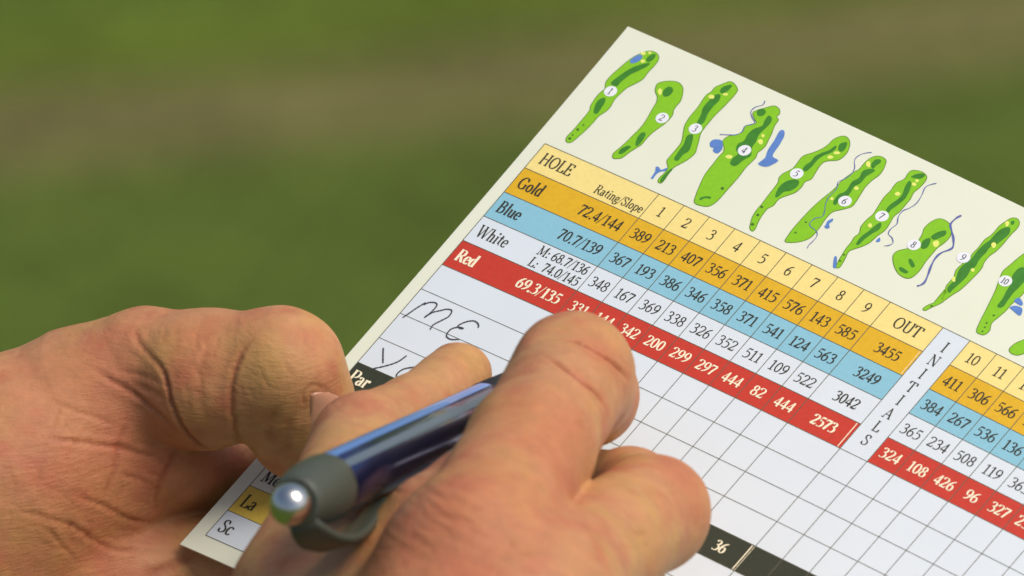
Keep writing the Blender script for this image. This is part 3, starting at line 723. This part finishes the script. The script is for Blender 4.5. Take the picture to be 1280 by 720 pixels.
class Flesh:
    """limbs are chains of (point, radius); each limb melts into the palm, limbs stay apart from one another"""
    def __init__(self):
        self.palm = []        # cones
        self.limbs = []       # (cones, k to the palm)
        self.k_palm = 12.0
        self.k_joint = 3.0
        self.k_between = 1.1

    @staticmethod
    def chain(js):
        return [(np.array(js[i][0]), np.array(js[i + 1][0]), js[i][1], js[i + 1][1]) for i in range(len(js) - 1)]

    def sdf(self, P):
        palm = None
        for c in self.palm:
            d = sd_cone(P, *c)
            palm = d if palm is None else smin(palm, d, self.k_palm)
        tot = palm
        first = True
        for cones, k in self.limbs:
            f = None
            for c in cones:
                d = sd_cone(P, *c)
                f = d if f is None else smin(f, d, self.k_joint)
            f = smin(f, palm, k)
            tot = f if first else smin(tot, f, self.k_between)
            first = False
        return tot

    def bounds(self):
        cs = self.palm + [c for l, _ in self.limbs for c in l]
        lo = np.min([np.minimum(c[0] - c[2], c[1] - c[3]) for c in cs], 0) - 4
        hi = np.max([np.maximum(c[0] + c[2], c[1] + c[3]) for c in cs], 0) + 4
        # the wrist and forearm go on out of the picture: stop a little way outside it
        return np.maximum(lo, (-132, -80, 1000)), np.minimum(hi, (132, 88, 1500))

    def mesh(self, h):
        lo, hi = self.bounds()
        n = np.ceil((hi - lo) / h / 4).astype(int)
        cz = [lo[i] + (np.arange(n[i]) * 4 + 1.5) * h for i in range(3)]
        CP = np.stack(np.meshgrid(*cz, indexing='ij'), -1).reshape(-1, 3)
        coarse = np.concatenate([self.sdf(CP[i:i + 200000]) for i in range(0, len(CP), 200000)]).reshape(n)
        F = np.repeat(np.repeat(np.repeat(coarse, 4, 0), 4, 1), 4, 2).astype(np.float32)
        idx = np.argwhere(np.abs(F) < 4 * h)
        for i in range(0, len(idx), 300000):
            j = idx[i:i + 300000]
            F[j[:, 0], j[:, 1], j[:, 2]] = self.sdf(lo + j * h)
        for ax in range(3):                                # close the cut ends
            e = [slice(None)] * 3
            for k in (0, -1):
                e[ax] = k
                F[tuple(e)] = np.maximum(F[tuple(e)], 0.2)
        S = F < 0
        # cells with a sign change
        c = [S[dx:S.shape[0] - 1 + dx, dy:S.shape[1] - 1 + dy, dz:S.shape[2] - 1 + dz] for dx in (0, 1) for dy in (0, 1) for dz in (0, 1)]
        cnt = sum(x.astype(np.int8) for x in c)
        act = (cnt > 0) & (cnt < 8)
        ids = np.full(act.shape, -1, np.int64)
        cells = np.argwhere(act)
        ids[act] = np.arange(len(cells))
        pos = np.zeros((len(cells), 3)); w = np.zeros(len(cells))
        corner = [(dx, dy, dz) for dx in (0, 1) for dy in (0, 1) for dz in (0, 1)]
        for a in corner:
            for ax in range(3):
                if a[ax]: continue
                b = list(a); b[ax] = 1
                fa = F[cells[:, 0] + a[0], cells[:, 1] + a[1], cells[:, 2] + a[2]]
                fb = F[cells[:, 0] + b[0], cells[:, 1] + b[1], cells[:, 2] + b[2]]
                m = (fa < 0) != (fb < 0)
                t = np.where(m, fa / np.where(m, fa - fb, 1), 0)
                p = np.array(a)[None] + t[:, None] * (np.array(b) - np.array(a))[None]
                pos += p * m[:, None]; w += m
        V = lo + (cells + pos / w[:, None]) * h
        quads = []
        for ax in range(3):
            sl0 = [slice(1, -1)] * 3; sl1 = [slice(1, -1)] * 3
            sl0[ax] = slice(0, -1); sl1[ax] = slice(1, None)
            s0, s1 = S[tuple(sl0)], S[tuple(sl1)]
            e = np.argwhere(s0 != s1)
            off = np.ones(3, int); off[ax] = 0
            g = e + off
            inside = s0[e[:, 0], e[:, 1], e[:, 2]]
            u, v = [(1, 2), (2, 0), (0, 1)][ax]
            q = []
            for du, dv in ((0, 0), (1, 0), (1, 1), (0, 1)):
                k = g.copy(); k[:, u] -= du; k[:, v] -= dv
                q.append(ids[k[:, 0], k[:, 1], k[:, 2]])
            q = np.stack(q, 1)
            q[~inside] = q[~inside][:, ::-1]
            quads.append(q)
        Q = np.concatenate(quads)
        Q = Q[(Q >= 0).all(1)]
        # settle the vertices on the true surface and take its normals
        N = self.grad(V)
        for _ in range(2):
            V = V - N * np.clip(self.sdf(V), -h, h)[:, None]
        N = self.grad(V)
        return V, Q, N

    def grad(self, V, e=0.35):
        g = np.stack([self.sdf(V + d) - self.sdf(V - d) for d in np.eye(3) * e], 1)
        return g / (np.linalg.norm(g, axis=1)[:, None] + 1e-9)


def px_of(V):
    return np.stack([640 + FPX * V[:, 0] / V[:, 2], 360 + FPX * V[:, 1] / V[:, 2]], 1)


def surface_points(V, N, poly, step=1.5):
    """points of the skin under a traced line"""
    pts = []
    P = np.array(smooth_line(poly, max(2, int(np.mean([np.hypot(*np.subtract(poly[i + 1], poly[i])) for i in range(len(poly) - 1)]) / step))))
    X = px_of(V)
    view = V / np.linalg.norm(V, axis=1)[:, None]
    front = (np.einsum('ij,ij->i', N, view) < 0.05)
    Xf, Vf = X[front], V[front]
    for p in P:
        d = np.hypot(Xf[:, 0] - p[0], Xf[:, 1] - p[1])
        k = np.where(d < 5)[0]
        if len(k) == 0: continue
        near = k[Vf[k, 2] < Vf[k, 2].min() + 4]
        pts.append(Vf[near[np.argmin(d[near])]])
    return np.array(pts)


def falloff(V, pts, reach):
    """distance from each vertex to the nearest of pts (inf beyond reach), and the running position along them"""
    d = np.full(len(V), np.inf); s = np.zeros(len(V))
    if len(pts) == 0: return d, s
    box = ((V > pts.min(0) - reach) & (V < pts.max(0) + reach)).all(1)
    k = np.where(box)[0]
    for i in range(0, len(k), 20000):
        j = k[i:i + 20000]
        D = np.linalg.norm(V[j][:, None] - pts[None], axis=2)
        d[j] = D.min(1); s[j] = D.argmin(1) / max(1, len(pts) - 1)
    return d, s


def lattice_noise(P, scale, seed):
    """smooth value noise"""
    r = np.random.default_rng(seed)
    T = r.random((32, 32, 32))
    q = P / scale + 100.0
    i = np.floor(q).astype(int); f = q - i
    f = f * f * (3 - 2 * f)
    out = 0
    for dx in (0, 1):
        for dy in (0, 1):
            for dz in (0, 1):
                wgt = np.where(dx, f[:, 0], 1 - f[:, 0]) * np.where(dy, f[:, 1], 1 - f[:, 1]) * np.where(dz, f[:, 2], 1 - f[:, 2])
                out = out + wgt * T[(i[:, 0] + dx) % 32, (i[:, 1] + dy) % 32, (i[:, 2] + dz) % 32]
    return out - 0.5


def skin_material():
    m = bpy.data.materials.new('skin')
    m.use_nodes = True
    t = m.node_tree
    N, L = t.nodes, t.links
    b = N['Principled BSDF']
    at_ = N.new('ShaderNodeAttribute'); at_.attribute_name = 'tone'
    tc = N.new('ShaderNodeTexCoord')
    n1 = N.new('ShaderNodeTexNoise'); n1.inputs['Scale'].default_value = 260; n1.inputs['Detail'].default_value = 5
    n1.inputs['Roughness'].default_value = 0.65
    L.new(tc.outputs['Object'], n1.inputs['Vector'])
    mr = N.new('ShaderNodeMapRange'); mr.inputs['From Min'].default_value = 0.3; mr.inputs['From Max'].default_value = 0.7
    mr.inputs['To Min'].default_value = 0.90; mr.inputs['To Max'].default_value = 1.10
    L.new(n1.outputs['Fac'], mr.inputs['Value'])
    sc = N.new('ShaderNodeVectorMath'); sc.operation = 'SCALE'
    L.new(at_.outputs['Color'], sc.inputs[0]); L.new(mr.outputs[0], sc.inputs['Scale'])
    L.new(sc.outputs['Vector'], b.inputs['Base Color'])
    b.inputs['Subsurface Weight'].default_value = 0.22
    b.inputs['Subsurface Radius'].default_value = (1.0, 0.38, 0.2)
    b.inputs['Subsurface Scale'].default_value = 0.0028
    b.inputs['Roughness'].default_value = 0.58
    b.inputs['Specular IOR Level'].default_value = 0.3
    v = N.new('ShaderNodeTexVoronoi'); v.inputs['Scale'].default_value = 1150; v.feature = 'DISTANCE_TO_EDGE'
    L.new(tc.outputs['Object'], v.inputs['Vector'])
    n2 = N.new('ShaderNodeTexNoise'); n2.inputs['Scale'].default_value = 420; n2.inputs['Detail'].default_value = 6
    L.new(tc.outputs['Object'], n2.inputs['Vector'])
    b1 = N.new('ShaderNodeBump'); b1.inputs['Strength'].default_value = 0.25; b1.inputs['Distance'].default_value = 0.00022
    L.new(v.outputs['Distance'], b1.inputs['Height'])
    b2 = N.new('ShaderNodeBump'); b2.inputs['Strength'].default_value = 0.3; b2.inputs['Distance'].default_value = 0.0005
    L.new(n2.outputs['Fac'], b2.inputs['Height']); L.new(b1.outputs['Normal'], b2.inputs['Normal'])
    prev = b2
    for ang in (38, -46):
        mp = N.new('ShaderNodeMapping')
        mp.inputs['Rotation'].default_value = (0, math.radians(ang), 0)
        mp.inputs['Scale'].default_value = (260, 500, 1500)
        L.new(tc.outputs['Object'], mp.inputs['Vector'])
        nn = N.new('ShaderNodeTexNoise'); nn.inputs['Scale'].default_value = 1.0; nn.inputs['Detail'].default_value = 3
        nn.inputs['Distortion'].default_value = 0.6
        L.new(mp.outputs['Vector'], nn.inputs['Vector'])
        bb = N.new('ShaderNodeBump'); bb.inputs['Strength'].default_value = 0.32; bb.inputs['Distance'].default_value = 0.0004
        L.new(nn.outputs['Fac'], bb.inputs['Height']); L.new(prev.outputs['Normal'], bb.inputs['Normal'])
        prev = bb
    L.new(prev.outputs['Normal'], b.inputs['Normal'])
    return m


M_SKIN = skin_material()
M_NAIL = mat('nail', lin(202, 148, 120), rough=0.32, spec=0.5)
M_NAIL.node_tree.nodes['Principled BSDF'].inputs['Subsurface Weight'].default_value = 0.15
M_NAIL.node_tree.nodes['Principled BSDF'].inputs['Subsurface Scale'].default_value = 0.001

SKIN = np.array(lin(190, 137, 95)[:3])
RED = np.array(lin(182, 106, 77)[:3])
YEL = np.array(lin(192, 150, 88)[:3])


def build_hand(name, flesh, h, creases, bulges, reds, yellows, wrinkles, label, seed):
    V, Q, N = flesh.mesh(h)
    disp = np.zeros(len(V))
    for px, py, rad, amt in bulges:                       # soft swellings (+) and hollows (-)
        c = surface_points(V, N, [(px - 1, py), (px + 1, py)])
        if len(c) == 0: continue
        d = np.linalg.norm(V - c[0], axis=1)
        disp += amt * np.exp(-(d / rad) ** 2)
    dark = np.zeros(len(V))
    for poly, depth, width in creases:
        depth *= 0.72
        c = surface_points(V, N, poly)
        d, s = falloff(V, c, width * 5)
        end = np.clip(np.minimum(s, 1 - s) * 6, 0.15, 1)
        g = np.where(np.isfinite(d), -np.exp(-(d / width) ** 2) + 0.22 * np.exp(-((d - 2.4 * width) / (1.3 * width)) ** 2), 0)
        disp += depth * g * end
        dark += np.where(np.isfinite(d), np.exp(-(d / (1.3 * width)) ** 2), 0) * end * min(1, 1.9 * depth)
    # fine slack folds of the skin: ripples across a direction, fading away from their centre
    for px, py, dirpx, lam, amt, rad in wrinkles:
        c = surface_points(V, N, [(px - 1, py), (px + 1, py)])
        if len(c) == 0: continue
        ax = np.array([dirpx[0], dirpx[1], 0.0]); ax /= np.linalg.norm(ax)
        rel = V - c[0]
        ph = rel @ ax / lam * 2 * math.pi + 5 * lattice_noise(V, 9.0, seed + 3)
        w = np.exp(-(np.linalg.norm(rel, axis=1) / rad) ** 2)
        disp += amt * w * (np.abs(np.sin(ph / 2)) - 0.6)
    disp += 0.6 * lattice_noise(V, 12.0, seed) + 0.22 * lattice_noise(V, 4.6, seed + 1) + 0.05 * lattice_noise(V, 1.6, seed + 2)
    V = V + N * disp[:, None]
    # colour of the skin: blotches, redder knuckles, paler pressed pads
    tone = np.repeat(SKIN[None], len(V), 0)
    mix = lambda t, c, w: t * (1 - w[:, None]) + c[None] * w[:, None]
    tone = mix(tone, RED, np.clip(0.22 + 1.3 * lattice_noise(V, 9.0, seed + 5) + 0.9 * lattice_noise(V, 3.2, seed + 6) + 0.4 * lattice_noise(V, 1.1, seed + 8), 0, 0.85))
    tone = mix(tone, YEL, np.clip(0.12 + 1.2 * lattice_noise(V, 8.0, seed + 7) + 0.5 * lattice_noise(V, 2.6, seed + 9), 0, 0.6))
    for lst, c in ((reds, RED), (yellows, YEL)):
        for px, py, rad, amt in lst:
            q = surface_points(V, N, [(px - 1, py), (px + 1, py)])
            if len(q) == 0: continue
            d = np.linalg.norm(V - q[0], axis=1)
            tone = mix(tone, c, amt * np.exp(-(d / rad) ** 2))
    tone = mix(tone, np.array(lin(150, 72, 50)[:3]), np.clip(dark, 0, 1) * 0.6)  # reddish crease lines, with the shade of the folds painted in darker
    W_ = world(V)
    org = W_.mean(0)
    me = bpy.data.meshes.new(name)
    me.from_pydata((W_ - org).tolist(), [], Q.tolist())
    me.polygons.foreach_set('use_smooth', np.ones(len(Q), bool))
    a = me.color_attributes.new('tone', 'FLOAT_COLOR', 'POINT')
    a.data.foreach_set('color', np.c_[tone, np.ones(len(V))].astype(np.float32).ravel())
    me.update()
    o = link(name, me, M_SKIN)
    o.location = org
    tag(o, label, 'hand', 'hands of the player')
    return o, org


def nail(flesh, hand, org, a, b, dorsal, width_deg, s0, s1, name='nail'):
    """a curved plate over the back of the last joint, from s0 to s1 of a->b"""
    a, b = np.array(a), np.array(b)
    ax = (b - a) / np.linalg.norm(b - a)
    dv = np.array(dorsal, float); dv -= ax * (dv @ ax); dv /= np.linalg.norm(dv)
    sd = np.cross(ax, dv)
    nu, nv = 18, 20
    pts = []
    for j in range(nv + 1):
        s = s0 + (s1 - s0) * j / nv
        for i in range(nu + 1):
            q = (i / nu * 2 - 1)
            # rounded root
            ss = s + (s1 - s0) * 0.16 * (q * q) * (1 - j / nv)
            ang = math.radians(width_deg) * q
            d = dv * math.cos(ang) + sd * math.sin(ang)
            pts.append((a + (b - a) * ss, d))
    C = np.array([p[0] for p in pts]); D = np.array([p[1] for p in pts])
    t = np.zeros(len(C)) + 3.0
    for _ in range(40):
        t = t + flesh.sdf(C + D * t[:, None]) * -0.8
        t = np.clip(t, 0.5, 30)
    edge = np.array([1 - max(abs(i / nu * 2 - 1) ** 2.6, (1 - j / nv) ** 7) for j in range(nv + 1) for i in range(nu + 1)])
    P = C + D * (t - 0.42 + 0.78 * edge)[:, None]
    Wp = world(P) - org
    bm = bmesh.new()
    vs = [bm.verts.new(p) for p in Wp]
    for j in range(nv):
        for i in range(nu):
            k = j * (nu + 1) + i
            f = bm.faces.new((vs[k], vs[k + 1], vs[k + nu + 2], vs[k + nu + 1])); f.smooth = True
    bmesh.ops.recalc_face_normals(bm, faces=bm.faces[:])
    me = bpy.data.meshes.new(name); bm.to_mesh(me); bm.free()
    o = link(name, me, M_NAIL, hand)
    so = o.modifiers.new('thickness', 'SOLIDIFY'); so.thickness = 0.0004; so.offset = 0
    return o


def fine_lines(seed, c, spread, d, n, length, depth, width):
    """the fine lines of the skin round a place, roughly along d"""
    r = np.random.default_rng(seed)
    d = np.array(d, float); d /= np.hypot(*d)
    out = []
    for _ in range(n):
        p = np.array(c) + r.uniform(-1, 1, 2) * spread
        a = r.normal(0, 0.22)
        e = np.array([d[0] * math.cos(a) - d[1] * math.sin(a), d[0] * math.sin(a) + d[1] * math.cos(a)])
        q = np.array([-e[1], e[0]]) * r.normal(0, 3)
        L = length * r.uniform(0.5, 1.2) / 2
        out.append(([tuple(p - e * L), tuple(p + q), tuple(p + e * L)], depth * r.uniform(0.6, 1.4), width))
    return out


HSTEP = 0.46
# ---- the hand that grips the card: thumb on top, fingers underneath
gr = Flesh()
gr.k_palm = 14
T_mcp, T_ip, T_tip = pt(180, 465, 22), pt(352, 462, 25), pt(372, 540, 10.5)
gr.limbs.append((Flesh.chain([(pt(120, 505, 18), 16), (T_mcp, 12.6), (pt(262, 474, 23), 13.6), (T_ip, 12.0), (pt(368, 500, 17), 11.4), (T_tip, 10.0)]), 8))
gr.palm = Flesh.chain([(pt(-140, 690, 14), 24), (pt(20, 595, 12), 21), (pt(120, 525, 14), 17)]) + \
          Flesh.chain([(pt(-120, 800, -8), 30), (pt(60, 690, -18), 26), (pt(150, 655, -22), 17)])
gr.limbs.append((Flesh.chain([(pt(120, 550, 10), 14), (pt(178, 556, 9), 11), (pt(225, 582, 2), 8.5), (pt(290, 588, -9), 7.5)]), 9))
gr.limbs.append((Flesh.chain([(pt(140, 590, 4), 15), (pt(228, 588, -4), 10.5), (pt(300, 590, -11.5), 9.5), (pt(400, 570, -12), 9.5), (pt(520, 640, -11), 8.5)]), 9))
gr.limbs.append((Flesh.chain([(pt(110, 740, -10), 14), (pt(250, 715, -14), 10.8), (pt(420, 700, -13), 9.5), (pt(540, 740, -11), 8.5)]), 9))
gr.limbs.append((Flesh.chain([(pt(90, 860, -12), 14), (pt(240, 840, -15), 10.5), (pt(420, 800, -13), 9.0), (pt(520, 840, -11), 8)]), 9))
left, left_org = build_hand('hand', gr, HSTEP,
    creases=[
        ([(262, 425), (252, 455), (250, 490), (258, 530)], 0.22, 0.8),
        ([(316, 424), (300, 445), (291, 475), (290, 510), (297, 545), (306, 562)], 0.55, 0.5),
        ([(168, 410), (176, 432), (196, 452), (204, 464)], 0.4, 0.5),
        ([(198, 454), (207, 472), (213, 500), (226, 530), (246, 554), (262, 562)], 0.85, 0.45),
        ([(118, 462), (140, 476), (165, 490), (182, 503), (205, 522), (232, 548)], 0.5, 0.5),
        ([(150, 464), (178, 470), (200, 480)], 0.3, 0.6),
        ([(160, 478), (185, 486), (208, 500)], 0.3, 0.6),
        ([(55, 548), (100, 553), (145, 560), (205, 573)], 0.38, 0.45),
        ([(160, 525), (149, 552), (142, 590), (128, 628)], 0.34, 0.5),
        ([(222, 552), (206, 585), (196, 605), (192, 640)], 0.5, 0.55),
        ([(85, 617), (128, 632), (160, 648), (190, 652)], 0.34, 0.5),
        ([(30, 640), (60, 648), (90, 658), (125, 680), (150, 688), (215, 690)], 0.32, 0.5),
        ([(148, 592), (170, 598), (192, 606)], 0.28, 0.4),
        ([(62, 500), (90, 512), (120, 522), (150, 533)], 0.22, 0.45),
        ([(60, 660), (75, 680), (100, 705)], 0.2, 0.45),
        ([(185, 720), (215, 706), (245, 692)], 0.6, 0.8),
        ([(381, 512), (379, 495), (386, 484), (400, 483), (418, 495)], 0.22, 0.35),
        ([(345, 505), (338, 530), (342, 556)], 0.3, 0.8),
        ([(362, 520), (357, 545), (362, 570)], 0.22, 0.7),
    ] + fine_lines(6, (120, 610), (90, 70), (1, 0.25), 22, 44, 0.12, 0.36) + fine_lines(7, (90, 600), (80, 80), (-0.3, 1), 14, 36, 0.12, 0.36)
      + fine_lines(8, (250, 450), (45, 50), (-0.15, 1), 12, 34, 0.12, 0.4) + fine_lines(9, (350, 450), (50, 45), (0.4, 1), 10, 26, 0.08, 0.36),
    bulges=[(205, 430, 6, 0.5), (330, 540, 7, 0.5), (225, 585, 7, 1.0), (245, 420, 7, -0.5)],
    reds=[(150, 470, 14, .5), (110, 600, 22, .6), (260, 430, 10, .3), (270, 590, 8, .7), (200, 560, 10, .5)],
    yellows=[(205, 432, 6, .6), (335, 440, 8, .45), (350, 515, 6, .4), (285, 430, 5, .4)],
    wrinkles=[(190, 480, (0.7, 0.7), 2.4, 0.08, 10), (330, 520, (1, 0.25), 2.6, 0.07, 8)],
    label='hand gripping the card edge with its thumb bent on top and thumbnail showing', seed=11)
n_c = pt(370, 500, 17)
n_ax = np.array([0.15, 0.90, -0.40]); n_ax /= np.linalg.norm(n_ax)
nail(gr, left, left_org, n_c + n_ax * 3.4, n_c + n_ax * 13.0, (0.73, -0.1, -0.68), 35, 0.0, 1.0, 'thumbnail')

# ---- the hand that writes
wr = Flesh()
wr.k_palm = 14
I_mcp, I_pip = pt(596, 686, 89), pt(716, 468, 58)
M_mcp, M_pip = pt(668, 745, 84), pt(812, 642, 46)
wr.limbs.append((Flesh.chain([(I_mcp, 13.5), (pt(662, 560, 75), 11.8), (I_pip, 11.4), (pt(735, 494, 32), 9.5), (pt(732, 480, 13), 8)]), 9))
wr.limbs.append((Flesh.chain([(M_mcp, 13), (pt(748, 686, 62), 11.6), (M_pip, 10.8), (pt(786, 627, 31), 9.8), (pt(748, 612, 9.5), 8)]), 9))
wr.limbs.append((Flesh.chain([(pt(700, 840, 66), 12), (pt(775, 760, 30), 9.8), (pt(765, 720, 16), 8.5), (pt(720, 690, 9.5), 7.5)]), 8))
wr.limbs.append((Flesh.chain([(pt(690, 920, 60), 11), (pt(780, 850, 26), 8.8), (pt(740, 820, 12), 7.5), (pt(700, 790, 8), 6.5)]), 8))
TH_mcp, TH_ip, TH_tip = pt(418, 655, 55), pt(456, 560, 38), pt(572, 470, 17)
wr.limbs.append((Flesh.chain([(pt(382, 745, 62), 14), (TH_mcp, 11.5), (TH_ip, 10.4), (pt(520, 516, 28), 7.4), (TH_tip, 6.9)]), 8))
wr.limbs.append((Flesh.chain([(pt(586, 618, 72), 9), (pt(546, 664, 74), 10), (pt(482, 738, 68), 11)]), 9))
wr.palm = Flesh.chain([(pt(572, 728, 84), 12.5), (pt(632, 792, 79), 12.5), (pt(680, 870, 72), 12)]) + \
          Flesh.chain([(pt(580, 735, 82), 12.5), (pt(520, 940, 80), 20)]) + Flesh.chain([(pt(650, 780, 78), 13), (pt(560, 960, 78), 22)]) + \
          Flesh.chain([(pt(410, 745, 62), 13), (pt(440, 900, 66), 18)])
right, right_org = build_hand('hand', wr, HSTEP,
    creases=[
        ([(700, 424), (722, 428), (745, 440), (768, 457), (784, 474)], 1.15, 0.5),
        ([(682, 446), (705, 462), (728, 480), (745, 492), (757, 508)], 0.85, 0.5),
    ] + fine_lines(2, (560, 640), (110, 45), (1, 0.45), 26, 46, 0.14, 0.42) + fine_lines(3, (690, 540), (55, 60), (1, -0.5), 12, 30, 0.10, 0.4)
      + fine_lines(4, (800, 650), (50, 50), (1, 0.3), 8, 34, 0.10, 0.45) + fine_lines(5, (450, 520), (60, 30), (0.5, 1), 8, 26, 0.10, 0.4),
    bulges=[(735, 455, 6, 0.3), (664, 424, 5, 0.9), (772, 430, 5, 0.6), (600, 600, 6, 0.3)],
    reds=[(752, 440, 6, .7), (852, 590, 8, .7), (690, 540, 15, .75), (600, 650, 18, .6), (480, 720, 16, .5)],
    yellows=[(590, 448, 6, .7), (640, 520, 10, .3), (420, 560, 10, .4)],
    wrinkles=[(580, 640, (0.45, -0.9), 2.6, 0.11, 15), (660, 560, (0.3, -0.95), 2.8, 0.06, 14), (340, 690, (0.8, 0.6), 3.0, 0.06, 12)],
    label='hand closed round a blue pen, its index knuckle nearest and wrinkled', seed=23)

# ------------------------------------------------------------------ pen
PEN_TIP, PEN_END = pt(692, 471, 0.6), pt(372, 626, 106)
pax = PEN_TIP - PEN_END
PLEN = float(np.linalg.norm(pax)); pax /= PLEN
M_BARREL = mat('blue_lacquer', lin(38, 58, 118), rough=0.24, metallic=0.9, coat=0.3)
M_CAP = mat('grey_green_plastic', lin(70, 75, 64), rough=0.42)
M_CHROME = mat('chrome', (0.62, 0.62, 0.59), rough=0.2, metallic=1.0)
M_GRIP = mat('black_rubber', lin(30, 30, 34), rough=0.6)

pen = bpy.data.objects.new('pen', None)
COL.objects.link(pen)
pen.empty_display_size = 0.02
zx = BASIS @ pax                                   # local z runs from the push button to the tip
up = BASIS @ np.array([0.25, 1.0, -0.15])          # the clip hangs below
ux = up - zx * (up @ zx); ux /= np.linalg.norm(ux)
uy = np.cross(zx, ux)
po = world(PEN_END)
pen.matrix_world = Matrix([[ux[i], uy[i], zx[i], po[i]] for i in range(3)] + [[0, 0, 0, 1]])
tag(pen, 'blue retractable ballpoint pen with grey cap and chrome push button, in the writing hand', 'pen')


def lathe(name, prof, m, n=48):
    bm = bmesh.new()
    rings = []
    for z, r in prof:
        rings.append([bm.verts.new((r * math.cos(2 * math.pi * k / n) * MM, r * math.sin(2 * math.pi * k / n) * MM, z * MM)) for k in range(n)])
    for a, b in zip(rings, rings[1:]):
        for k in range(n):
            f = bm.faces.new((a[k], a[(k + 1) % n], b[(k + 1) % n], b[k])); f.smooth = True
    for ring in (rings[0], rings[-1]):
        bm.faces.new(ring)
    bmesh.ops.recalc_face_normals(bm, faces=bm.faces[:])
    me = bpy.data.meshes.new(name); bm.to_mesh(me); bm.free()
    return link(name, me, m, pen)


# push button: a domed chrome stud
lathe('push_button', [(-7.8, 0.3), (-7.6, 1.5), (-7.0, 2.6), (-5.9, 3.5), (-4.4, 3.9), (-3.0, 3.8), (-1.6, 3.6), (1.0, 3.6)], M_CHROME)
lathe('end_cap', [(-1.6, 3.7), (-2.0, 4.2), (-1.7, 4.6), (0.5, 5.1), (4.0, 5.7), (8.0, 6.1), (13.0, 6.3), (15.5, 6.3), (15.7, 5.4)], M_CAP)
lathe('barrel', [(15.5, 5.7), (16.0, 5.9), (40, 5.85), (70, 5.6), (PLEN - 48, 5.4), (PLEN - 47.5, 5.1)], M_BARREL)
lathe('grip', [(PLEN - 47.6, 5.0), (PLEN - 47, 5.5), (PLEN - 30, 5.2), (PLEN - 16, 4.5), (PLEN - 15.6, 4.0)], M_GRIP)
lathe('tip', [(PLEN - 15.8, 4.1), (PLEN - 12, 3.5), (PLEN - 4, 1.6), (PLEN - 2.2, 0.8), (PLEN - 2.0, 0.55), (PLEN - 0.3, 0.4), (PLEN, 0.15)], M_CHROME, 32)


def build_clip():
    bm = bmesh.new()
    prof = [(-1.0, 4.0, 2.6), (1, 6.0, 3.4), (5, 8.3, 3.8), (12, 10.0, 3.8), (20, 10.4, 3.3), (30, 9.4, 2.7), (38, 8.0, 2.3), (42, 7.4, 2.0), (44, 7.8, 1.7)]
    P = smooth_line([(a, b) for a, b, c in prof], 4)
    Wd = smooth_line([(a, c) for a, b, c in prof], 4)
    rings = []
    for (z, x), (_, w) in zip(P, Wd):
        th = 1.1
        r = []
        for k in range(16):
            a = 2 * math.pi * k / 16
            cx_, sy = math.copysign(abs(math.cos(a)) ** .6, math.cos(a)), math.copysign(abs(math.sin(a)) ** .6, math.sin(a))
            r.append(bm.verts.new(((x + th * cx_) * MM, w * sy * MM, z * MM)))
        rings.append(r)
    for a, b in zip(rings, rings[1:]):
        for k in range(16):
            f = bm.faces.new((a[k], a[(k + 1) % 16], b[(k + 1) % 16], b[k])); f.smooth = True
    bm.faces.new(rings[0]); bm.faces.new(rings[-1])
    bmesh.ops.recalc_face_normals(bm, faces=bm.faces[:])
    me = bpy.data.meshes.new('clip'); bm.to_mesh(me); bm.free()
    link('clip', me, M_CAP, pen)


build_clip()


def build_reflection(name, m, ang, half, z0, z1, r0, r1):
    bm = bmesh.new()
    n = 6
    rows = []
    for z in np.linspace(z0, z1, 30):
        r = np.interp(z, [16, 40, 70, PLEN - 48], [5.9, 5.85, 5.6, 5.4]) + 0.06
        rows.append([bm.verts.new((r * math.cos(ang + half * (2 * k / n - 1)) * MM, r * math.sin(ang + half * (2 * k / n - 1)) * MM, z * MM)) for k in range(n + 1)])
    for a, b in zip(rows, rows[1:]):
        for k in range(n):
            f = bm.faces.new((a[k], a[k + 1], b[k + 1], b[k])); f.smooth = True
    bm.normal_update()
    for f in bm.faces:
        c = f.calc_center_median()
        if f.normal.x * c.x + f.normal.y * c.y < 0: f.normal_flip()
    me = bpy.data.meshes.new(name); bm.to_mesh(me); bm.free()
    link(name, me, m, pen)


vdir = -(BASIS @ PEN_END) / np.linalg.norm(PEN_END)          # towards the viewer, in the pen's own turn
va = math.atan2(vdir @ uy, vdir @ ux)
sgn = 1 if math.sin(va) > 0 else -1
M_REFLECT = mat('pale_blue_reflection', lin(112, 156, 236), rough=0.3, metallic=0.2, coat=0.4)  # reflection along the barrel's upper edge, painted as a pale blue strip
M_REFLECT2 = mat('slate_reflection', lin(112, 128, 150), rough=0.35, metallic=0.5)  # second, greyer reflection on the barrel, also painted on as a strip
build_reflection('reflection_stripe', M_REFLECT, sgn * math.radians(158), math.radians(13), 16.2, PLEN - 49, 0, 0)
build_reflection('reflection_stripe', M_REFLECT2, sgn * math.radians(121), math.radians(8), 16.2, PLEN - 49, 0, 0)
